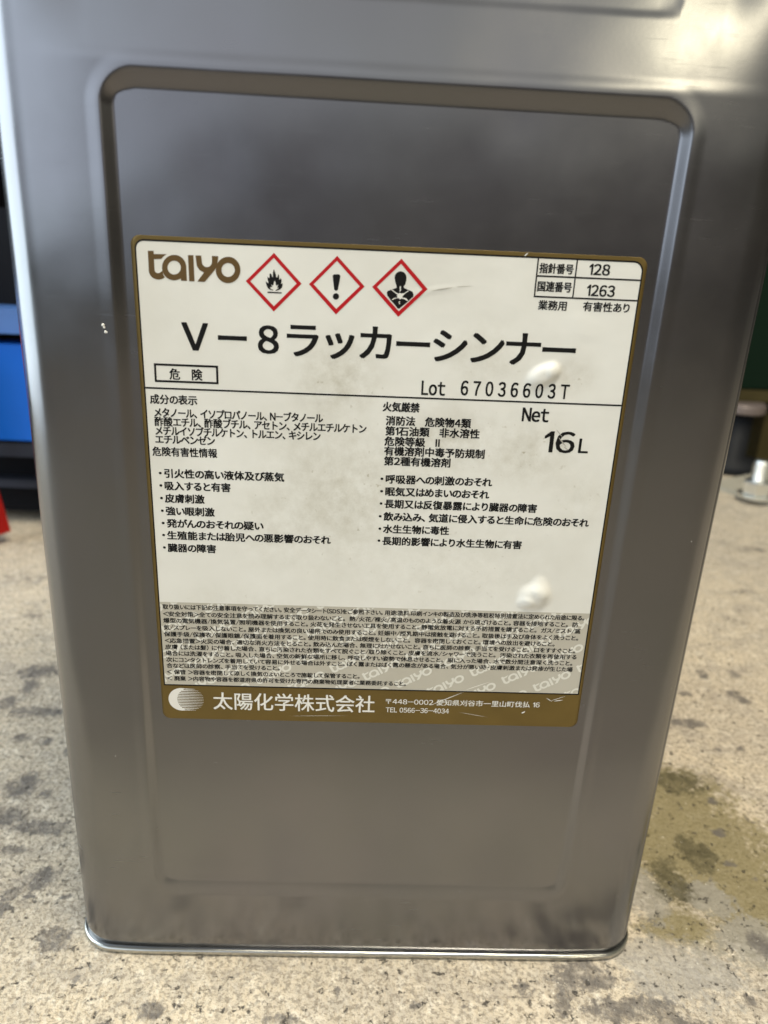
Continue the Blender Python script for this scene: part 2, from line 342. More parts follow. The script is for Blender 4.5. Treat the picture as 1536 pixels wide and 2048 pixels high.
def lstep(a, b, x):
    t = min(1.0, max(0.0, (x - a) / (b - a))); return 0.75 * t + 0.25 * t * t * (3 - 2 * t)
def edge_width(x, y):
    """the pressed step is steeper along the sides than along the top"""
    qx = abs(x + 0.5) - 82.7; qy = abs(y - 179.4) - 146.2
    return 2.5 + 2.0 * sstep(-4, 4, qy - qx)
def relief(x, y):
    """embossing of a can wall, mm outward"""
    sd = rr_sdf(x, y, -83.2, 82.2, 33.2, 325.6, 9.5)
    low = sstep(50, 35, y); rid = (0.32 - 0.26 * low) * (1 - 0.65 * sstep(316, 326, y)); dep = 1.80 - 0.75 * low
    ew = edge_width(x, y) + 2.0 * low
    if sd > 0: f = rid * sstep(4.8, 0.9, sd) - (rid + dep) * lstep(0.3, -ew, sd)
    elif sd > -7: f = rid - (rid + dep) * lstep(0.3, -ew, sd)
    else: f = -dep
    if y > 327 and sd > 0: f -= 0.085 * (y - 327) * sstep(326, 331, y) * (1 - 0.9 * sstep(86, 106, abs(x)))
    s2 = rr_sdf(x, y, -80, 74.6, 345.2, 380, 5)
    f -= 0.16 * sstep(0.4, -2.0, s2)
    if y < 7: f -= 0.9 * sstep(7, 2.5, y)
    if y > 359: f -= 0.8 * sstep(359, 363, y)
    return f
def z_levels():
    z = [1.2, 2.5, 3.2, 4, 5, 6, 7, 10, 14, 18, 22, 25]
    a = 27.0
    while a < 46: z.append(a); a += 0.5
    a = 46.0
    while a < 306: z.append(a); a += 10
    a = 308.0
    while a < 350: z.append(a); a += 0.5
    return z + [352, 355, 358, 360, 361, 362, 363, HT]
ZL = z_levels()
can = empty("metal_can", (0, HALF / 1000, 0))
tag(can, "square silver tin can of lacquer thinner with a white and gold label", "can")
def outline(offset=0.0, fine=True):
    """closed outline seen from above in can coordinates (y forward is -Y), list of (x, y, nx, ny, wall, s)"""
    pts = []
    for wall in range(4):
        prof = side_samples(fine and wall == 0)
        prof = side_samples(fine and wall in (0, 1)) if fine else prof
        half = [(-x, z, -nx, nz) for x, z, nx, nz in prof[::-1]][:-1] + prof
        ca, sa = [(1, 0), (0, 1), (-1, 0), (0, -1)][wall]
        for i, (x, z, nx, nz) in enumerate(half):
            if i == len(half) - 1: continue
            lx, ly = x, -(HALF + z); mx, my = nx, -nz
            pts.append((ca * lx - sa * ly, sa * lx + ca * ly, ca * mx - sa * my, sa * mx + ca * my, wall, x))
    return pts
def build_body():
    ol = outline(); n = len(ol); verts = []
    for z in ZL:
        for x, y, nx, ny, w, s in ol:
            f = relief(s, z)
            d_ = RC * (math.atan2(nx, -ny) - math.radians(47))        # narrow groove with a low lip down the right-hand corner
            f -= 0.45 * math.exp(-(d_ / 0.45) ** 2)
            if 0 < d_ < 3: f += 0.12 * sstep(3, 0.8, d_)
            verts.append(((x + nx * f) / 1000, (y + ny * f) / 1000, z / 1000))
    faces = [(j * n + i, j * n + (i + 1) % n, (j + 1) * n + (i + 1) % n, (j + 1) * n + i) for j in range(len(ZL) - 1) for i in range(n)]
    faces.append(tuple(range(n))[::-1]); faces.append(tuple((len(ZL) - 1) * n + i for i in range(n)))
    o = mesh_obj("body", verts, faces, M_TIN, can, True)
    o.data.polygons[-1].use_smooth = False; o.data.polygons[-2].use_smooth = False
build_body()
def build_rim(name, prof):
    ol = outline(fine=False); n = len(ol); verts = []
    for d, z in prof:
        for x, y, nx, ny, w, s in ol: verts.append(((x + nx * d) / 1000, (y + ny * d) / 1000, z / 1000))
    k = len(prof)
    faces = [(j * n + i, j * n + (i + 1) % n, ((j + 1) % k) * n + (i + 1) % n, ((j + 1) % k) * n + i) for j in range(k) for i in range(n)]
    mesh_obj(name, verts, faces, M_RIM, can, True)
build_rim("bottom_rim", [(-2.2, 0.05), (-0.5, 0.0), (0.35, 0.30), (0.95, 0.85), (1.2, 1.4), (1.2, 2.0), (1.0, 2.6), (0.6, 3.05), (0.1, 3.2), (-0.6, 2.9), (-2.2, 2.7)])
build_rim("top_rim", [(-2.5, 361.6), (-0.3, 361.6), (0.5, 361.9), (0.8, 362.6), (0.8, 366.5), (0.4, 367.4), (-0.4, 367.8), (-1.2, 367.4), (-1.6, 366.3), (-2.5, 366.1)])

# ------------------------------------------------------------------ the label
ANG = 0.00681; PANEL = -1.80
BUMPS = [(50.3, 247.0, 5.4, 3.3, 1.25, 0.55), (53.2, 248.3, 2.4, 2.8, 0.55, 0.2), (56.2, 169.8, 5.4, 4.8, 1.35, 0.15), (57.8, 172.8, 3.2, 4.6, 0.75, 0.3), (53.0, 167.5, 3.2, 2.4, 0.5, 0.0), (14, 271.2, 9, 1.2, 0.10, 0.17),
         (20, 255, 9, 5, 0.10, 0.2), (62, 262, 7, 4, 0.10, -0.3), (-20, 240, 8, 6, 0.10, 0.4), (70, 205, 4, 9, 0.12, 0.0), (30, 176, 12, 6, 0.10, 0.1)]
def bump(a, b):
    h = 0.0
    for x, y, rx, ry, amp, rot in BUMPS:
        dx, dy = a - x, b - y; c, s = math.cos(rot), math.sin(rot)
        u, v = (dx * c + dy * s) / rx, (-dx * s + dy * c) / ry
        q = u * u + v * v
        if q < 1.6: h += amp * (math.exp(-1.6 * q * q) - 0.0166) if q < 1.6 else 0
    return max(h, 0.0)
CA, SA = math.cos(ANG), math.sin(ANG)
def lab(a, b, lift):
    """label millimetres -> can-local metres"""
    d = PANEL + lift + (bump(a, b) if lift > 0.15 else 0.0)
    return ((a * CA - b * SA) / 1000, -(HALF + d) / 1000, (b * CA + a * SA) / 1000)
def sheet(x0, x1, y0, y1, rbl, rbr, rtr, rtl, lift, step=1.0):
    ys = set()
    for r, base, sg in ((max(rbl, rbr), y0, 1), (max(rtl, rtr), y1, -1)):
        for i in range(9): ys.add(round(base + sg * r * (1 - math.cos(math.pi / 2 * i / 8)), 4))
    y = y0
    while y < y1: ys.add(round(y, 4)); y += step
    ys.add(round(y1, 4)); ys = sorted(ys)
    ys = [ys[0]] + [b for a, b in zip(ys, ys[1:]) if b - a > 0.004]
    def inset(r, y, base, sg):
        t = (y - base) * sg
        return r - math.sqrt(max(0, r * r - (r - t) ** 2)) if t < r else 0.0
    n = int((x1 - x0) / step); V = []; F = []
    for j, y in enumerate(ys):
        xl = x0 + max(inset(rbl, y, y0, 1), inset(rtl, y, y1, -1)); xr = x1 - max(inset(rbr, y, y0, 1), inset(rtr, y, y1, -1))
        for i in range(n + 1): V.append(lab(xl + (xr - xl) * i / n, y, lift))
        if j:
            for i in range(n): F.append(((j - 1) * (n + 1) + i, (j - 1) * (n + 1) + i + 1, j * (n + 1) + i + 1, j * (n + 1) + i))
    return V, F, n, len(ys)
# gold backing sheet with a thin cut paper edge
V, F, n, rows = sheet(-76.1, 78.05, 116.0, 283.3, 2.8, 2.8, 2.8, 2.8, 0.14)
loop = [i for i in range(n + 1)] + [j * (n + 1) + n for j in range(1, rows)] + [(rows - 1) * (n + 1) + i for i in range(n - 1, -1, -1)] + [j * (n + 1) for j in range(rows - 2, 0, -1)]
mi = [0] * len(F); k0 = len(V)
for i in loop: V.append((V[i][0], V[i][1] + 0.00016, V[i][2]))
for q in range(len(loop)):
    a, b = loop[q], loop[(q + 1) % len(loop)]; F.append((b, a, k0 + q, k0 + (q + 1) % len(loop))); mi.append(1)
label = mesh_obj("label", V, F, [M_GOLD, M_EDGE], can, True, mi)
label["label"] = "white paper label with a gold border, black writing and hazard diamonds"
def print_sheet(name, m, *args, step=1.0):
    V, F, _, _ = sheet(*args, step=step); return mesh_obj(name, V, F, m, label, True)
print_sheet("white_panel", M_PAPER, -74.62, 76.60, 130.6, 281.75, 0.05, 0.05, 2.75, 2.35, 0.20, step=0.5)
print_sheet("grey_panel", M_GREY, -74.62, 76.60, 130.6, 163.75, 0.05, 0.05, 0.05, 0.05, 0.23, step=0.7)

def poly_mesh(name, polys, m, lift, dl=0.004, sub=0):
    """polys: ('p', outline) or ('r', outer, inner) in label mm"""
    bm = bmesh.new()
    for k, s in enumerate(polys):
        z = lift + dl * k
        if s[0] == 'p':
            vs = [bm.verts.new((x, y, z)) for x, y in s[1]]
            f = bm.faces.new(vs); f.normal_update()
            if f.normal.z < 0: f.normal_flip()
            bmesh.ops.triangulate(bm, faces=[f])
        else:
            a = [bm.verts.new((x, y, z)) for x, y in s[1]]; b = [bm.verts.new((x, y, z)) for x, y in s[2]]
            n = len(a)
            for i in range(n):
                f = bm.faces.new((a[i], a[(i + 1) % n], b[(i + 1) % n], b[i])); f.normal_update()
                if f.normal.z < 0: f.normal_flip()
    V = [lab(v.co.x, v.co.y, v.co.z) for v in bm.verts]; bm.verts.index_update()
    F = [tuple(v.index for v in f.verts) for f in bm.faces]; bm.free()
    return V, F
def poly_obj(name, polys, m, lift, dl=0.004, parent=None):
    V, F = poly_mesh(name, polys, m, lift, dl); return mesh_obj(name, V, F, m, parent or label)
def rect(x0, x1, y0, y1):
    n = max(1, int((x1 - x0) / 1.0)); return ('p', [(x0 + (x1 - x0) * i / n, y0) for i in range(n + 1)] + [(x1 + (x0 - x1) * i / n, y1) for i in range(n + 1)])
def frame_polys(x0, x1, y0, y1, w):
    return [rect(x0, x1, y0, y0 + w), rect(x0, x1, y1 - w, y1), ('p', [(x0, y0 + w), (x0 + w, y0 + w), (x0 + w, y1 - w), (x0, y1 - w)]), ('p', [(x1 - w, y0 + w), (x1, y0 + w), (x1, y1 - w), (x1 - w, y1 - w)])]

SH = {"logo": [("p",((-71.21,278.99),(-69.52,279.06),(-69.5,278.16),(-65.73,278.26),(-66.6,277.68),(-67.39,276.84),(-69.54,276.69),(-69.56,274.03),(-69.54,273.72),(-69.52,273.48),(-69.44,273.26),(-69.3,273.06),(-69.12,272.92),(-68.89,272.82),(-68.65,272.78),(-68.39,272.81),(-68.14,272.89),(-67.2,273.51),(-67.02,272.3),(-66.61,271.69),(-67.07,271.38),(-67.57,271.14),(-68.09,271.0),(-68.63,270.95),(-69.15,270.99),(-69.65,271.12),(-70.11,271.34),(-70.51,271.64),(-70.84,272.01),(-71.08,272.43),(-71.24,272.91),(-71.3,273.4),(-71.26,274.16))),
   ("r",((-60.11,274.72),(-60.18,274.15),(-60.34,273.59),(-60.58,273.06),(-60.9,272.56),(-61.29,272.11),(-61.74,271.72),(-62.24,271.4),(-62.78,271.16),(-63.34,271.0),(-63.91,270.93),(-64.47,270.96),(-65.02,271.07),(-65.53,271.26),(-66.0,271.54),(-66.41,271.9),(-66.75,272.32),(-67.02,272.79),(-67.21,273.31),(-67.31,273.86),(-67.32,274.42),(-67.24,274.99),(-67.08,275.55),(-66.83,276.08),(-66.51,276.57),(-66.12,277.01),(-65.67,277.4),(-65.18,277.71),(-64.64,277.95),(-64.09,278.1),(-63.53,278.17),(-62.97,278.15),(-62.43,278.04),(-61.92,277.85),(-61.45,277.57),(-61.04,277.23),(-60.7,276.81),(-60.43,276.34),(-60.24,275.83),(-60.13,275.29)),((-61.75,274.65),(-61.78,274.35),(-61.87,274.05),(-62.0,273.76),(-62.18,273.49),(-62.39,273.25),(-62.64,273.04),(-62.91,272.87),(-63.2,272.74),(-63.51,272.65),(-63.82,272.62),(-64.13,272.63),(-64.43,272.69),(-64.71,272.79),(-64.96,272.94),(-65.19,273.13),(-65.37,273.36),(-65.52,273.61),(-65.62,273.89),(-65.68,274.19),(-65.69,274.49),(-65.65,274.8),(-65.56,275.1),(-65.42,275.38),(-65.25,275.65),(-65.04,275.89),(-64.79,276.1),(-64.52,276.27),(-64.23,276.4),(-63.92,276.48),(-63.61,276.52),(-63.31,276.51),(-63.01,276.45),(-62.73,276.34),(-62.48,276.2),(-62.25,276.01),(-62.06,275.78),(-61.92,275.53),(-61.81,275.25),(-61.75,274.96))),
   ("p",((-61.27,277.0),(-60.42,276.23),(-60.14,275.03),(-60.12,270.95),(-61.82,270.92),(-61.96,271.65),(-61.72,274.35))),
   ("p",((-59.48,278.28),(-57.88,278.31),(-57.86,270.88),(-59.44,270.89))),
   ("p",((-57.25,278.27),(-55.6,278.32),(-55.46,276.74),(-55.44,276.33),(-55.36,275.99),(-55.2,275.68),(-54.98,275.43),(-54.69,275.24),(-54.37,275.13),(-54.02,275.1),(-53.66,275.15),(-53.33,275.29),(-53.03,275.51),(-52.78,275.78),(-52.6,276.1),(-52.5,276.45),(-52.45,276.86),(-52.44,278.33),(-50.56,278.33),(-50.7,277.14),(-51.08,275.4),(-51.75,274.36),(-54.86,270.86),(-57.03,270.87),(-54.97,273.53),(-56.22,274.17),(-57.01,275.36))),
   ("r",((-44.11,274.72),(-44.17,274.13),(-44.32,273.55),(-44.55,272.99),(-44.86,272.48),(-45.25,272.01),(-45.7,271.61),(-46.2,271.27),(-46.74,271.03),(-47.3,270.86),(-47.88,270.79),(-48.45,270.82),(-49.01,270.93),(-49.54,271.14),(-50.02,271.43),(-50.45,271.79),(-50.81,272.23),(-51.09,272.72),(-51.29,273.26),(-51.41,273.83),(-51.43,274.41),(-51.37,275.0),(-51.21,275.58),(-50.98,276.13),(-50.66,276.64),(-50.27,277.1),(-49.83,277.49),(-49.33,277.82),(-48.8,278.06),(-48.24,278.22),(-47.67,278.29),(-47.1,278.27),(-46.55,278.16),(-46.02,277.96),(-45.54,277.67),(-45.12,277.31),(-44.76,276.88),(-44.47,276.4),(-44.26,275.87),(-44.14,275.3)),((-45.79,274.65),(-45.82,274.34),(-45.9,274.03),(-46.03,273.74),(-46.2,273.47),(-46.41,273.22),(-46.65,273.01),(-46.92,272.84),(-47.21,272.7),(-47.52,272.62),(-47.83,272.58),(-48.14,272.59),(-48.44,272.65),(-48.72,272.76),(-48.98,272.91),(-49.21,273.11),(-49.41,273.33),(-49.56,273.59),(-49.67,273.87),(-49.74,274.17),(-49.75,274.48),(-49.72,274.79),(-49.63,275.1),(-49.51,275.39),(-49.34,275.66),(-49.13,275.9),(-48.89,276.11),(-48.62,276.28),(-48.33,276.41),(-48.02,276.5),(-47.72,276.54),(-47.41,276.52),(-47.11,276.46),(-46.83,276.36),(-46.57,276.21),(-46.34,276.02),(-46.14,275.79),(-45.98,275.53),(-45.87,275.25),(-45.81,274.95)))],
 "flame": [("p",((-34.17,275.38),(-33.88,274.65),(-33.55,273.78),(-33.44,273.09),(-33.19,272.96),(-32.95,273.71),(-32.81,273.98),(-32.63,273.54),(-32.58,272.8),(-32.54,272.47),(-32.29,272.57),(-32.1,272.93),(-31.86,272.4),(-31.89,271.75),(-32.1,271.32),(-31.76,271.29),(-31.54,271.45),(-31.59,270.78),(-31.77,270.2),(-32.31,269.66),(-32.99,269.33),(-33.63,269.17),(-33.78,269.32),(-32.99,269.78),(-32.65,270.07),(-33.19,270.05),(-32.87,270.96),(-33.57,270.69),(-33.66,271.68),(-33.93,272.18),(-34.2,271.65),(-34.37,270.71),(-35.05,270.92),(-34.65,270.23),(-35.43,270.15),(-35.05,269.65),(-34.32,269.33),(-34.56,269.24),(-35.44,269.47),(-35.97,269.8),(-36.36,270.58),(-36.68,271.83),(-36.2,271.43),(-35.76,271.31),(-36.0,272.19),(-36.13,273.02),(-36.04,273.1),(-35.7,272.76),(-35.48,272.86),(-35.44,273.98),(-35.2,274.13),(-34.86,273.77),(-34.67,273.13),(-34.48,273.09),(-34.44,274.39))),
   ("p",((-36.13,268.85),(-31.87,268.81),(-31.9,268.45),(-36.11,268.45)))],
 "exclaim": [("p",((-16.6,274.3),(-16.1,274.65),(-14.73,274.71),(-14.29,274.28),(-14.46,272.89),(-14.95,270.23),(-15.49,269.87),(-16.05,270.19),(-16.41,272.62))),
   ("p",((-14.55,268.32),(-14.58,268.07),(-14.67,267.84),(-14.82,267.64),(-15.01,267.48),(-15.24,267.37),(-15.48,267.33),(-15.73,267.35),(-15.96,267.44),(-16.16,267.58),(-16.31,267.77),(-16.41,268.0),(-16.44,268.24),(-16.42,268.49),(-16.33,268.72),(-16.18,268.92),(-15.99,269.08),(-15.76,269.19),(-15.52,269.23),(-15.27,269.21),(-15.04,269.12),(-14.85,268.98),(-14.69,268.79),(-14.59,268.56)))],
 "health": [("p",((2.02,274.47),(2.04,274.82),(2.12,275.15),(2.27,275.47),(2.48,275.74),(2.74,275.97),(3.04,276.15),(3.37,276.26),(3.71,276.31),(4.06,276.29),(4.4,276.2),(4.72,276.05),(5.0,275.85),(5.23,275.59),(5.41,275.29),(5.53,274.96),(5.59,274.62),(5.56,273.73),(5.34,272.67),(4.89,272.05),(4.96,271.59),(6.33,271.05),(6.92,270.88),(7.6,270.62),(8.0,269.8),(7.92,269.19),(5.84,267.17),(3.81,265.44),(3.42,265.46),(2.24,266.76),(1.08,267.91),(0.05,269.14),(-0.15,269.93),(0.06,270.47),(1.15,270.91),(2.74,271.5),(2.68,272.1),(2.21,273.33)))],
 "health_white": [("p",((1.15,270.84),(1.49,270.92),(2.63,270.17),(3.41,269.83),(3.81,270.16),(4.17,269.9),(5.13,270.08),(6.33,270.92),(6.55,270.8),(5.41,269.96),(4.82,269.33),(4.57,268.79),(5.76,268.64),(6.49,267.93),(6.15,267.85),(5.08,268.41),(4.24,268.44),(3.91,268.1),(3.61,268.55),(2.85,268.52),(1.63,267.94),(1.42,268.02),(2.16,268.56),(3.19,268.73),(2.89,269.25),(3.15,269.53),(2.51,269.9))),
   ("p",((3.79,272.07),(4.06,272.02),(4.04,271.16),(4.18,271.1),(3.93,270.52),(3.65,270.55),(3.81,271.08),(3.61,271.54))),
   ("p",((3.53,267.48),(4.07,267.7),(3.88,267.32),(4.04,266.9),(3.7,266.82),(3.78,267.22),(3.58,267.28)))],
 "diamonds": [(((-34.08,279.95),(-25.9,271.52),(-34.29,263.09),(-42.59,271.62)),((-34.17,278.56),(-27.35,271.53),(-34.24,264.62),(-41.23,271.6))),
   (((-15.35,279.9),(-6.92,271.51),(-15.39,263.0),(-23.67,271.5)),((-15.4,278.5),(-8.38,271.48),(-15.35,264.62),(-22.27,271.55))),
   (((3.81,279.93),(12.13,271.53),(3.65,263.03),(-4.64,271.49)),((3.76,278.45),(10.59,271.43),(3.73,264.7),(-3.19,271.55)))]}
def rr_loop(x0, x1, y0, y1, rb, rr, rl, n=8):
    q = []
    for cx, cy, r, a in ((x0 + rb, y0 + rb, rb, 180), (x1 - rb, y0 + rb, rb, 270), (x1 - rr, y1 - rr, rr, 0), (x0 + rl, y1 - rl, rl, 90)):
        for i in range(n + 1): q.append((cx + r * math.cos(math.radians(a + 90 * i / n)), cy + r * math.sin(math.radians(a + 90 * i / n))))
    return q
def dense(q, k=24):
    return [(a[0] + (b[0] - a[0]) * i / k, a[1] + (b[1] - a[1]) * i / k) for a, b in zip(q, q[1:] + q[:1]) for i in range(k if math.hypot(b[0] - a[0], b[1] - a[1]) > 5 else 1)]
poly_obj("border_line", [('r', dense(rr_loop(-75.0, 77.0, 130.15, 282.2, 0.1, 3.15, 2.75)), dense(rr_loop(-74.58, 76.56, 130.64, 281.70, 0.06, 2.72, 2.32)))], M_INK, 0.245)

# hazard diamonds: red border, black sign
def pictogram(i, signs, white=None, label_text=None):
    V, F = poly_mesh('', [('r', [tuple(q) for q in SH['diamonds'][i][0]], [tuple(q) for q in SH['diamonds'][i][1]])], None, 0.25)
    mi = [0] * len(F)
    for s, k, lift in ((signs, 1, 0.25),) + (((white, 2, 0.29),) if white else ()):
        V2, F2 = poly_mesh('', s, None, lift); o = len(V)
        V += V2; F += [tuple(a + o for a in f) for f in F2]; mi += [k] * len(F2)
    ob = mesh_obj("hazard_diamond", V, F, [M_RED, M_INK, M_PAPER], label, False, mi)
    ob["label"] = label_text
pictogram(0, SH['flame'], None, "red hazard diamond with a black flame")
pictogram(1, SH['exclaim'], None, "red hazard diamond with a black exclamation mark")
pictogram(2, SH['health'], SH['health_white'], "red hazard diamond with a black human bust")
poly_obj("brand_logo", SH['logo'], M_BROWN, 0.25)
poly_obj("divider_line", [rect(-74.6, 76.6, 238.05, 238.58)], M_INK, 0.25)
danger = poly_obj("danger_frame", frame_polys(-71.5, -51.7, 240.25, 246.05, 0.66), M_INK, 0.25)
poly_obj("number_table", [rect(44.6, 76.55, 270.5, 270.98), rect(45.04, 76.55, 276.47, 276.95), ('p', [(44.6, 270.98), (45.04, 270.98), (45.04, 281.75), (44.6, 281.75)]),
         ('p', [(56.40, 270.98), (56.82, 270.98), (56.82, 276.47), (56.40, 276.47)]), ('p', [(56.40, 276.95), (56.82, 276.95), (56.82, 281.75), (56.40, 281.75)])], M_INK, 0.25, 0.0)

# pale repeated word mark across the grey panel, clipped at its edges
def watermark():
    base = SH['logo']; bm = bmesh.new()
    us = [q for s in base for part in s[1:] for q in part]
    x0 = min(q[0] for q in us); x1 = max(q[0] for q in us); yc = sum(q[1] for q in us) / len(us)
    ang = math.radians(29.5); sc = 14.4 / (x1 - x0); c, s_ = math.cos(ang), math.sin(ang)
    k = 0
    for i in range(-16, 17):
        for j in range(-5, 8):
            ox = 60.2 + i * 11.93 + j * 15.1; oy = 132.2 - i * 2.86 + j * 8.45
            if not (-95 < ox < 90 and 118 < oy < 172): continue
            k += 1
            for q, s in enumerate(base):
                parts = []
                for part in s[1:]:
                    parts.append([(ox + ((x - x0) * c - (y - yc) * s_ * 0.8) * sc, oy + ((x - x0) * s_ + (y - yc) * c * 0.8) * sc) for x, y in part])
                z = 0.255 + 0.003 * q
                if s[0] == 'p':
                    f = bm.faces.new([bm.verts.new((x, y, z)) for x, y in parts[0]]); bmesh.ops.triangulate(bm, faces=[f])
                else:
                    a = [bm.verts.new((x, y, z)) for x, y in parts[0]]; b = [bm.verts.new((x, y, z)) for x, y in parts[1]]; n = len(a)
                    for t in range(n): bm.faces.new((a[t], a[(t + 1) % n], b[(t + 1) % n], b[t]))
    for co, no in (((-74.5, 0, 0), (-1, 0, 0)), ((76.5, 0, 0), (1, 0, 0)), ((0, 130.7, 0), (0, -1, 0)), ((0, 163.65, 0), (0, 1, 0))):
        bmesh.ops.bisect_plane(bm, geom=bm.verts[:] + bm.edges[:] + bm.faces[:], plane_co=co, plane_no=no, clear_outer=True)
    for f in bm.faces:
        f.normal_update()
        if f.normal.z < 0: f.normal_flip()
    bm.verts.index_update()
    V = [lab(v.co.x, v.co.y, v.co.z) for v in bm.verts]; F = [tuple(v.index for v in f.verts) for f in bm.faces]; bm.free()
    mesh_obj("watermark", V, F, M_WM, label)
watermark()

# writing
TEXT = [
 ("product_title","Ｖ",-62.45,-54.3,254.62,8.07),
 ("product_title","ー",-51.46,-42.59,254.66,None),
 ("product_title","８",-39.27,-32.77,254.6,8.32),
 ("product_title","ラッカーシンナー",-30.37,59.64,254.68,10.06),
 ("danger_word","危",-66.88,-63.57,242.92,3.43),
 ("danger_word","険",-59.94,-56.62,242.95,3.43),
 ("number_text","指針番号",45.41,55.82,279.01,2.85),
 ("number_text","128",60.53,66.95,279.25,3.14),
 ("number_text","国連番号",45.42,55.95,273.78,2.9),
 ("number_text","1263",60.65,69.3,273.19,3.27),
 ("use_text","業務用",46.24,55.09,268.31,2.8),
 ("use_text","有害性あり",60.09,74.54,268.47,2.8),
 ("lot_number","Lot",12.05,19.65,241.58,4.44),
 ("lot_number","6 7 0 3 6 6 0 3 T",24.5,59.17,242.04,4.61),
 ("net_quantity","Net",44.92,53.63,234.25,4.39),
 ("net_quantity","16",53.06,63.18,225.57,7.01),
 ("net_quantity","L",64.54,67.78,224.61,4.69),
 ("ingredient_text","成分の表示",-73.41,-58.62,234.73,None),
 ("ingredient_text","メタノール、イソプロパノール、N-ブタノール",-72.34,-18.84,230.51,None),
 ("ingredient_text","酢酸エチル、酢酸ブチル、アセトン、メチルエチルケトン",-72.42,-4.83,227.56,None),
 ("ingredient_text","メチルイソブチルケトン、トルエン、キシレン",-72.35,-19.55,224.6,None),
 ("ingredient_text","エチルベンゼン",-72.52,-53.45,221.77,None),
 ("ingredient_text","危険有害性情報",-73.71,-52.9,217.7,None),
 ("hazard_text","・引火性の高い液体及び蒸気",-72.06,-31.26,210.38,None),
 ("hazard_text","・吸入すると有害",-72.09,-48.92,206.15,None),
 ("hazard_text","・皮膚刺激",-72.14,-57.56,201.79,None),
 ("hazard_text","・強い眼刺激",-72.13,-54.39,197.35,None),
 ("hazard_text","・発がんのおそれの疑い",-72.13,-38.24,192.96,None),
 ("hazard_text","・生殖能または胎児への悪影響のおそれ",-72.21,-15.6,188.66,None),
 ("hazard_text","・臓器の障害",-72.2,-54.41,184.13,None),
 ("regulation_text","火気厳禁",0.06,11.86,235.05,None),
 ("regulation_text","消防法　危険物4類",1.23,28.74,230.57,None),
 ("regulation_text","第1石油類　非水溶性",1.21,31.82,227.2,None),
 ("regulation_text","危険等級　Ⅱ",1.08,19.07,223.79,None),
 ("regulation_text","有機溶剤中毒予防規制",1.11,34.02,220.54,None),
 ("regulation_text","第2種有機溶剤",1.19,23.04,217.16,None),
 ("hazard_text","・呼吸器への刺激のおそれ",0.33,37.41,210.99,None),
 ("hazard_text","・眠気又はめまいのおそれ",0.4,36.83,206.67,None),
 ("hazard_text","・長期又は反復暴露により臓器の障害",0.4,53.25,202.36,None),
 ("hazard_text","・飲み込み、気道に侵入すると生命に危険のおそれ",0.3,71.59,197.83,None),
 ("hazard_text","・水生生物に毒性",0.36,24.3,193.37,None),
 ("hazard_text","・長期的影響により水生生物に有害",0.24,49.51,189.02,None),
 ("handling_text","取り扱いには下記の注意事項を守ってください。安全データシート(SDS)をご参照下さい。用途:塗料.印刷インキの製造及び洗浄等租税特別措置法に定められた用途に限る。",-73.69,74.86,161.86,None),
 ("handling_text","<安全対策>全ての安全注意を読み理解するまで取り扱わないこと。 熱/火花/裸火/高温のもののような着火源 から遠ざけること。容器を接地すること。 防",-73.7,72.96,159.09,None),
 ("handling_text","爆型の電気機器/換気装置/照明機器を使用すること。火花を発生させない工具を使用すること。静電気放電に対する予防措置を講ずること。 ガス/ミスト/蒸",-73.7,74.19,156.52,None),
 ("handling_text","気/スプレーを吸入しないこと。屋外または換気の良い場所でのみ使用すること。妊娠中/授乳期中は接触を避けること。取扱後は手及び身体をよく洗うこと。",-73.75,73.75,153.76,None),
 ("handling_text","保護手袋/保護衣/保護眼鏡/保護面を着用すること。使用時に飲食または喫煙をしないこと。 容器を密閉しておくこと。環境への放出を避けること。",-73.76,65.48,151.11,None),
 ("handling_text","<応急措置>火災の場合、適切な消火方法をとること。飲み込んだ場合、無理に吐かせないこと。直ちに医師の診察、手当てを受けること。 口をすすぐこと。",-73.7,73.33,148.52,None),
 ("handling_text","皮膚（または髪）に付着した場合、直ちに汚染された衣類をすべて脱ぐこと/取り除くこと。皮膚を流水/シャワーで洗うこと。 汚染された衣類を再使用する",-73.69,74.1,145.99,None),
 ("handling_text","場合には洗濯をすること。吸入した場合、空気の新鮮な場所に移し、呼吸しやすい姿勢で休息させること。 眼に入った場合、水で数分間注意深く洗うこと。",-73.67,72.92,143.39,None),
 ("handling_text","次にコンタクトレンズを着用していて容易に外せる場合は外すこと。ばく露またはばく露の懸念がある場合、気分が悪い時・皮膚刺激または発疹が生じた場",-73.61,73.35,140.83,None),
 ("handling_text","合などは医師の診察、手当てを受けること。",-73.61,-33.12,138.36,None),
 ("handling_text","< 保管 >容器を密閉して涼しく換気のよいところで施錠して保管すること。",-73.65,-4.21,135.75,None),
 ("handling_text","< 廃棄 >内容物や容器を都道府県の許可を受けた専門の廃棄物処理業者に業務委託すること。",-73.64,12.8,133.1,None),
 ("company_name","太陽化学株式会社",-57.5,1.72,124.05,7.32),
 ("address_text","〒448-0002 愛知県刈谷市一里山町伐払 16",5.73,62.96,125.41,None),
 ("address_text","TEL 0566-36-4034",5.89,29.4,121.81,None)]
BOLD = {'product_title': 0.48, 'handling_text': 0.11, 'company_name': 0.16, 'number_text': 0.20, 'lot_number': 0.24, 'net_quantity': 0.30, 'danger_word': 0.17,
        'address_text': 0.06, 'ingredient_text': 0.17, 'hazard_text': 0.22, 'regulation_text': 0.22, 'use_text': 0.16}
INK = {'company_name': M_WHITE, 'address_text': M_WHITE}
CACHE = {}
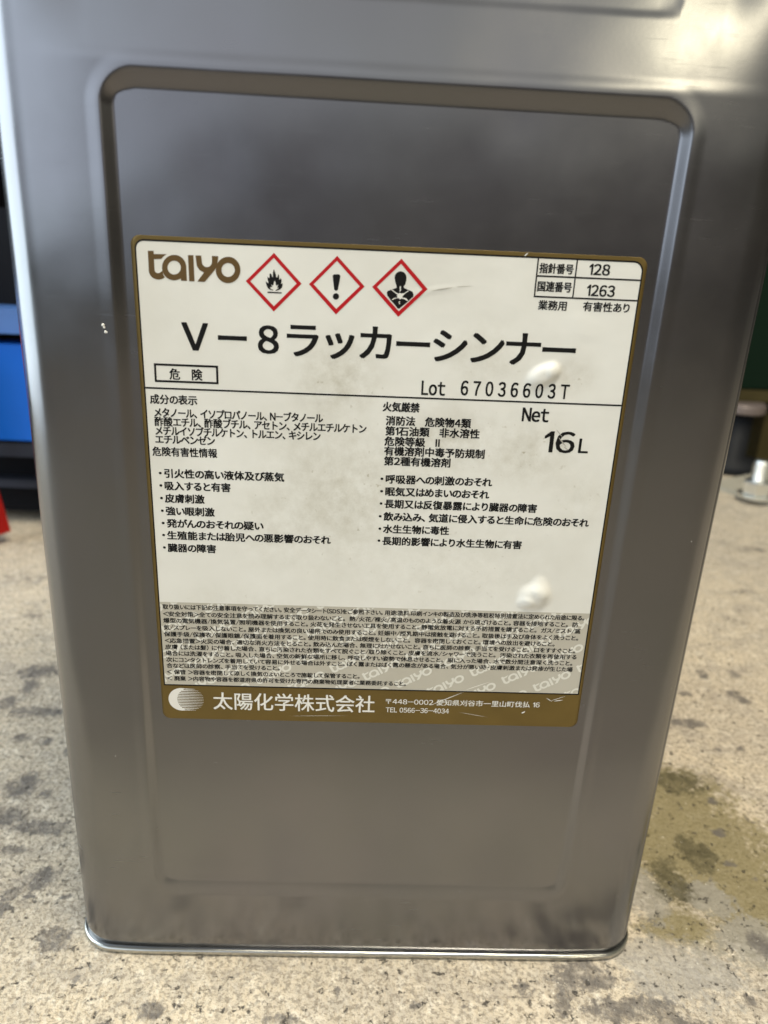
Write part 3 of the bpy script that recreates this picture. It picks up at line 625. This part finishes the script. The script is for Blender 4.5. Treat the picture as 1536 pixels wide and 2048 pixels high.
def glyph(ch):
    if ch == '\uff11':                    # a plain western 1: stem and flag
        return [(0.40, 0.0), (0.49, 0.0), (0.49, 0.74), (0.42, 0.74), (0.25, 0.57), (0.25, 0.49), (0.40, 0.60)], [(0, 1, 2, 3, 6), (6, 3, 4, 5)]
    if ch not in CACHE:
        CU.body = ch; bpy.context.view_layer.update()
        ev = GOB.evaluated_get(bpy.context.evaluated_depsgraph_get()); me = ev.to_mesh()
        CACHE[ch] = ([(v.co.x, v.co.y) for v in me.vertices], [tuple(p_.vertices) for p_ in me.polygons]); ev.to_mesh_clear()
    return CACHE[ch]
CU = bpy.data.curves.new("writing", 'FONT'); CU.resolution_u = 3
GOB = bpy.data.objects.new("writing", CU); COL.objects.link(GOB)
def glyphs(body, latin):
    """lay a line out glyph by glyph, kanji on a full square, kana a little closer, western signs set close"""
    V = []; F = []; pen = 0.0
    for ch in body:
        o = ord(ch)
        if ch == ' ': pen += 0.34; continue
        if ch == '\u3000': pen += 0.95; continue
        west = 33 <= o < 127
        g = chr(o + 0xFEE0) if west and not latin else ch
        gv, gf = glyph(g); x0 = min(v[0] for v in gv); x1 = max(v[0] for v in gv)
        if ch == '/': gv = [(x * 0.5, y) for x, y in gv]; x0 *= 0.5; x1 *= 0.5
        if west: adv = (x1 - x0) + (0.085 if ch not in '/()<>' else 0.03); sh = pen - x0 + 0.03
        elif ch in '、。': adv = 0.70; sh = pen
        elif ch == '・': adv = 0.62; sh = pen - 0.2
        elif ch in '（）': adv = 0.75; sh = pen - (0.25 if ch == '（' else 0)
        elif 0x3040 <= o < 0x3100: adv = 0.90; sh = pen - 0.03
        else: adv = 1.0; sh = pen
        k = len(V); V += [(x + sh, y) for x, y in gv]; F += [tuple(i + k for i in f) for f in gf]; pen += adv
    return V, F
blocks = {}
for blk, body, x0, x1, yc, h in TEXT:
    V, F = glyphs(body, False)
    a0 = min(v[0] for v in V); a1 = max(v[0] for v in V); b0 = min(v[1] for v in V); b1 = max(v[1] for v in V)
    sx = (x1 - x0) / (a1 - a0)
    if h: sy = h / (b1 - b0); bc = (b0 + b1) / 2
    elif blk == 'product_title': sy = sx; bc = (b0 + b1) / 2
    elif blk == 'handling_text': sy = 1.95 / 0.93; bc = 0.34
    elif blk == 'address_text': sy = 2.75 if '愛' in body else 2.75; bc = 0.35
    else: sy = 3.28 * 0.99; bc = 0.345
    lift = 0.275 if blk == 'handling_text' else 0.25
    w = BOLD[blk]; x0 += w / 2; sx = max(sx * 0.5, (x1 - w / 2 - x0) / (a1 - a0))
    BV, BF = blocks.setdefault(blk, ([], []))
    for q, (ox, oy) in enumerate(((-.5, -.35), (.5, -.35), (-.5, .35), (.5, .35))):       # a heavier face: the strokes thickened by the ink spread
        o = len(BV)
        for x, y in V: BV.append(lab(x0 + ox * w + (x - a0) * sx, yc + oy * w + (y - bc) * sy, lift + 0.004 * q))
        for f in F: BF.append(tuple(i + o for i in f))
bpy.data.objects.remove(GOB); bpy.data.curves.remove(CU)
for blk, (BV, BF) in blocks.items():
    mesh_obj(blk, BV, BF, INK.get(blk, M_INK), label)

# round emblem: a pale disc whose right half breaks into stripes
def emblem():
    polys = []; cx, cy, r = -68.85, 124.3, 4.82; c2 = -65.65; r2 = 4.8
    n = 24; left = [(cx + r * math.cos(a), cy + r * math.sin(a)) for a in [math.radians(72 + (288 - 72) * i / n) for i in range(n + 1)]]
    inner = [(c2 + r2 * math.cos(a), cy + r2 * math.sin(a)) for a in [math.radians(262 - (262 - 98) * i / n) for i in range(n + 1)]]
    polys.append(('p', left + inner))
    rows_ = 14
    for i in range(rows_):
        y = cy - r2 + (i + 0.5) * 2 * r2 / rows_; w = math.sqrt(max(0.05, r2 * r2 - (y - cy) ** 2))
        t0, t1 = 0.20, 0.04
        polys.append(('p', [(c2 - w + 0.05, y - t0), (c2 + w, y - t1), (c2 + w, y + t1), (c2 - w + 0.05, y + t0)]))
    poly_obj("sun_emblem", polys, M_WHITE, 0.25, 0.002)
emblem()
# scratches and creases worn into the label
def streak(x0, y0, x1, y1, w):
    dx, dy = x1 - x0, y1 - y0; l = math.hypot(dx, dy); px, py = -dy / l * w, dx / l * w
    return ('p', [(x0, y0), (x0 + dx * .3 + px, y0 + dy * .3 + py), (x0 + dx * .7 + px * .8, y0 + dy * .7 + py * .8), (x1, y1), (x0 + dx * .6 - px, y0 + dy * .6 - py), (x0 + dx * .2 - px * .7, y0 + dy * .2 - py * .7)])
for st_ in (streak(21.8, 124.0, 34.5, 130.4, 0.16), streak(34.5, 131.0, 43.8, 135.0, 0.14), streak(65, 128.6, 67.5, 127.0, 0.12), streak(66.5, 127.2, 72.3, 129.6, 0.10), streak(68, 127.2, 71.5, 127.9, 0.18),
           streak(56.5, 121.6, 57.9, 122.5, 0.30), streak(40.5, 282.1, 41.6, 283.2, 0.2), streak(33, 121.5, 44, 119.6, 0.06), streak(-30, 118.2, -8, 118.9, 0.05)):
    poly_obj("scratch", [st_], M_WHITE, 0.26)
for st_ in (streak(20.0, 272.4, 13.0, 271.0, 0.17), streak(20.3, 272.5, 26.0, 273.0, 0.09), streak(57.6, 227.2, 60.6, 223.9, 0.20), streak(56.5, 229.8, 58.9, 227.2, 0.14), streak(59.6, 224.2, 61.4, 222.9, 0.14)):
    poly_obj("scuff", [st_], M_SCUFF, 0.285)

# white paint splashes dried on the tin
def splash(spots):
    for x, z, r in spots:
        bm = bmesh.new()
        bmesh.ops.create_uvsphere(bm, u_segments=8, v_segments=6, radius=r / 1000, matrix=Matrix.Translation((x / 1000, -(HALF + 0.1) / 1000, z / 1000)) @ Matrix.Diagonal((1, 0.35, 1.0, 1)))
        bm_obj("paint_splash", bm, M_WHITE, can, True)
splash([(-87.3, 256.6, 0.5), (-87.0, 255.9, 0.35), (-86.7, 254.6, 0.42), (-86.3, 254.5, 0.28)])

# ------------------------------------------------------------------ background, standing where it stands
M_BLUE = mat("blue_enamel", (0.004, 0.11, 0.56), 0.45, spec=0.25, cvar=0.08, cscale=8)
M_PALEBLUE = mat("pale_blue_enamel", (0.045, 0.12, 0.34), 0.45, cvar=0.15, cscale=20)  # paler, greyer blue than the drawer
M_DARK = mat("dark_steel_and_shade", (0.004, 0.0045, 0.007), 0.6, spec=0.1)
M_SLATE = mat("slate_steel", (0.022, 0.026, 0.04), 0.6, spec=0.2)
M_REDP = mat("red_enamel", (0.26, 0.005, 0.003), 0.5, spec=0.2, cvar=0.1, cscale=15)
M_GREEN = mat("dark_green_enamel", (0.0015, 0.009, 0.004), 0.6, spec=0.12)
M_OLIVE = mat("brown_cardboard", (0.045, 0.036, 0.014), 0.7, spec=0.1, cvar=0.15, cscale=20)
M_RUBBER = mat("black_rubber", (0.009, 0.010, 0.012), 0.6, spec=0.2)
M_PLATE = mat("grey_painted_plate", (0.36, 0.34, 0.28), 0.6, cvar=0.15, cscale=25)
M_WORN = mat("worn_steel", (0.16, 0.13, 0.12), 0.5, 0.3)
M_ZINC = mat("zinc", (0.90, 0.92, 0.90), 0.3, 1.0)

cart = tag(empty("tool_cart", (-0.60, 0.46, 0)), "blue steel tool cart with a bright blue drawer, on the floor behind the can", "tool cart")
def cpart(name, x0, x1, y0, y1, z0, z1, m, parent=cart, bev=0.003):
    bm = bmesh.new(); box(bm, x0, x1, y0, y1, z0, z1); return bm_obj(name, bm, m, parent, bevel=bev)
cpart("cabinet", -0.46, 0.46, 0.03, 0.45, 0.012, 0.30, M_DARK)  # near-black colour stands in for the shade in the cart's openings
dr = cpart("drawer", -0.44, 0.44, 0.0, 0.03, 0.094, 0.184, M_BLUE)
cpart("handle", -0.15, 0.15, -0.025, -0.002, 0.160, 0.170, M_DARK, dr, 0.002)
cpart("top_rail", -0.46, 0.46, -0.006, 0.03, 0.194, 0.216, M_PALEBLUE)
cpart("lower_rail", -0.46, 0.46, 0.002, 0.03, 0.077, 0.091, M_SLATE)
cpart("base_rail", -0.46, 0.46, 0.010, 0.03, 0.043, 0.050, M_SLATE)
for sx in (-0.40, 0.40):
    for sy in (0.05, 0.40):
        bm = bmesh.new(); lathe(bm, [(0.018, 0), (0.02, 0.003), (0.014, 0.008), (0.014, 0.0115)], 16, (sx, sy, 0)); bm_obj("foot", bm, M_RUBBER, cart, True)

js = tag(empty("jack_stand", (-0.4275, 0.432, 0)), "red steel jack stand with splayed legs, in front of the blue tool cart", "jack stand")
def strut(bm, a, b, w0, w1):
    a, b = Vector(a), Vector(b); d = (b - a).normalized(); s = d.orthogonal().normalized(); t = d.cross(s)
    q = []
    for p_, w in ((a, w0), (b, w1)): q.append([bm.verts.new(p_ + s * w * i + t * w * j) for i, j in ((1, 1), (-1, 1), (-1, -1), (1, -1))])
    for i in range(4): bm.faces.new((q[0][i], q[0][(i + 1) % 4], q[1][(i + 1) % 4], q[1][i]))
    bm.faces.new(q[0][::-1]); bm.faces.new(q[1])
for a_ in (0, 120, 240):
    c_, s_ = math.cos(math.radians(a_)), math.sin(math.radians(a_))
    bm = bmesh.new(); strut(bm, (0.078 * c_, 0.078 * s_, 0.010), (0.054 * c_, 0.054 * s_, 0.17), 0.010, 0.009); bm_obj("leg", bm, M_REDP, js, bevel=0.002)
bm = bmesh.new(); lathe(bm, [(0.060, 0.164), (0.062, 0.168), (0.062, 0.186), (0.020, 0.200)], 28); bm_obj("collar", bm, M_REDP, js, bevel=0.004)
bm = bmesh.new(); lathe(bm, [(0.015, 0.201), (0.015, 0.26), (0.026, 0.265), (0.026, 0.278)], 18); bm_obj("post", bm, M_DARK, js, True)

mach = tag(empty("shop_machine", (0.66, 0.86, 0)), "dark green machine on a black round foot, in the shadow behind the can", "machine")
bm = bmesh.new(); box(bm, -0.16, 0.50, -0.04, 0.4, 0.118, 0.70); bm_obj("housing", bm, M_GREEN, mach, bevel=0.006)
bm = bmesh.new(); box(bm, -0.15, 0.49, -0.045, 0.38, 0.100, 0.116); bm_obj("base_frame", bm, M_OLIVE, mach, bevel=0.002)
for fx, fy in ((-0.120, -0.050), (0.42, -0.05), (-0.12, 0.33), (0.42, 0.33)):
    f = bm = bmesh.new(); lathe(bm, [(0.042, 0.0), (0.044, 0.004), (0.042, 0.016), (0.018, 0.022), (0.018, 0.086)], 24, (fx, fy, 0)); ft = bm_obj("foot", bm, M_RUBBER, mach, True)
    bm = bmesh.new(); lathe(bm, [(0.030, 0.0862), (0.032, 0.088), (0.032, 0.097), (0.030, 0.0995)], 24, (fx, fy, 0)); bm_obj("collar", bm, M_WORN, ft)
bx = tag(empty("cardboard_box", (0.66, 0.83, 0)), "brown cardboard box beside the black machine foot", "box")
bm = bmesh.new(); box(bm, -0.072, 0.10, 0.0, 0.12, 0.0, 0.082); bm_obj("carton", bm, M_OLIVE, bx, bevel=0.002)

# bolted steel plate: near edge runs from (0.46,0.71) to (0.53,0.61)
pl = tag(empty("base_plate", (0.50, 0.652, 0)), "grey steel plate lying flat on the concrete under the silver bolt", "steel plate")
pl.rotation_euler.z = math.atan2(-0.055, 0.033)
bm = bmesh.new(); box(bm, -0.07, 0.16, 0.0, 0.13, 0.0, 0.007); bm_obj("plate", bm, M_PLATE, pl, bevel=0.0015)
bolt = tag(empty("anchor_bolt", (0.499, 0.655, 0.0075)), "shiny silver anchor bolt and nut standing on the grey plate", "bolt")
bolt.scale = (1.3, 1.3, 1.3)
bm = bmesh.new(); lathe(bm, [(0.0165, 0), (0.0165, 0.0025)], 24); bm_obj("washer", bm, M_ZINC, bolt)
bm = bmesh.new(); lathe(bm, [(0.0120, 0.0027), (0.0135, 0.004), (0.0135, 0.0145), (0.0120, 0.016)], 6); bm_obj("nut", bm, M_ZINC, bolt)
bm = bmesh.new(); lathe(bm, [(0.0078, 0.0162)] + [(0.0078 - 0.0007 * (i % 2), 0.017 + i * 0.0013) for i in range(14)] + [(0.006, 0.0365)], 16); bm_obj("stud", bm, M_ZINC, bolt)
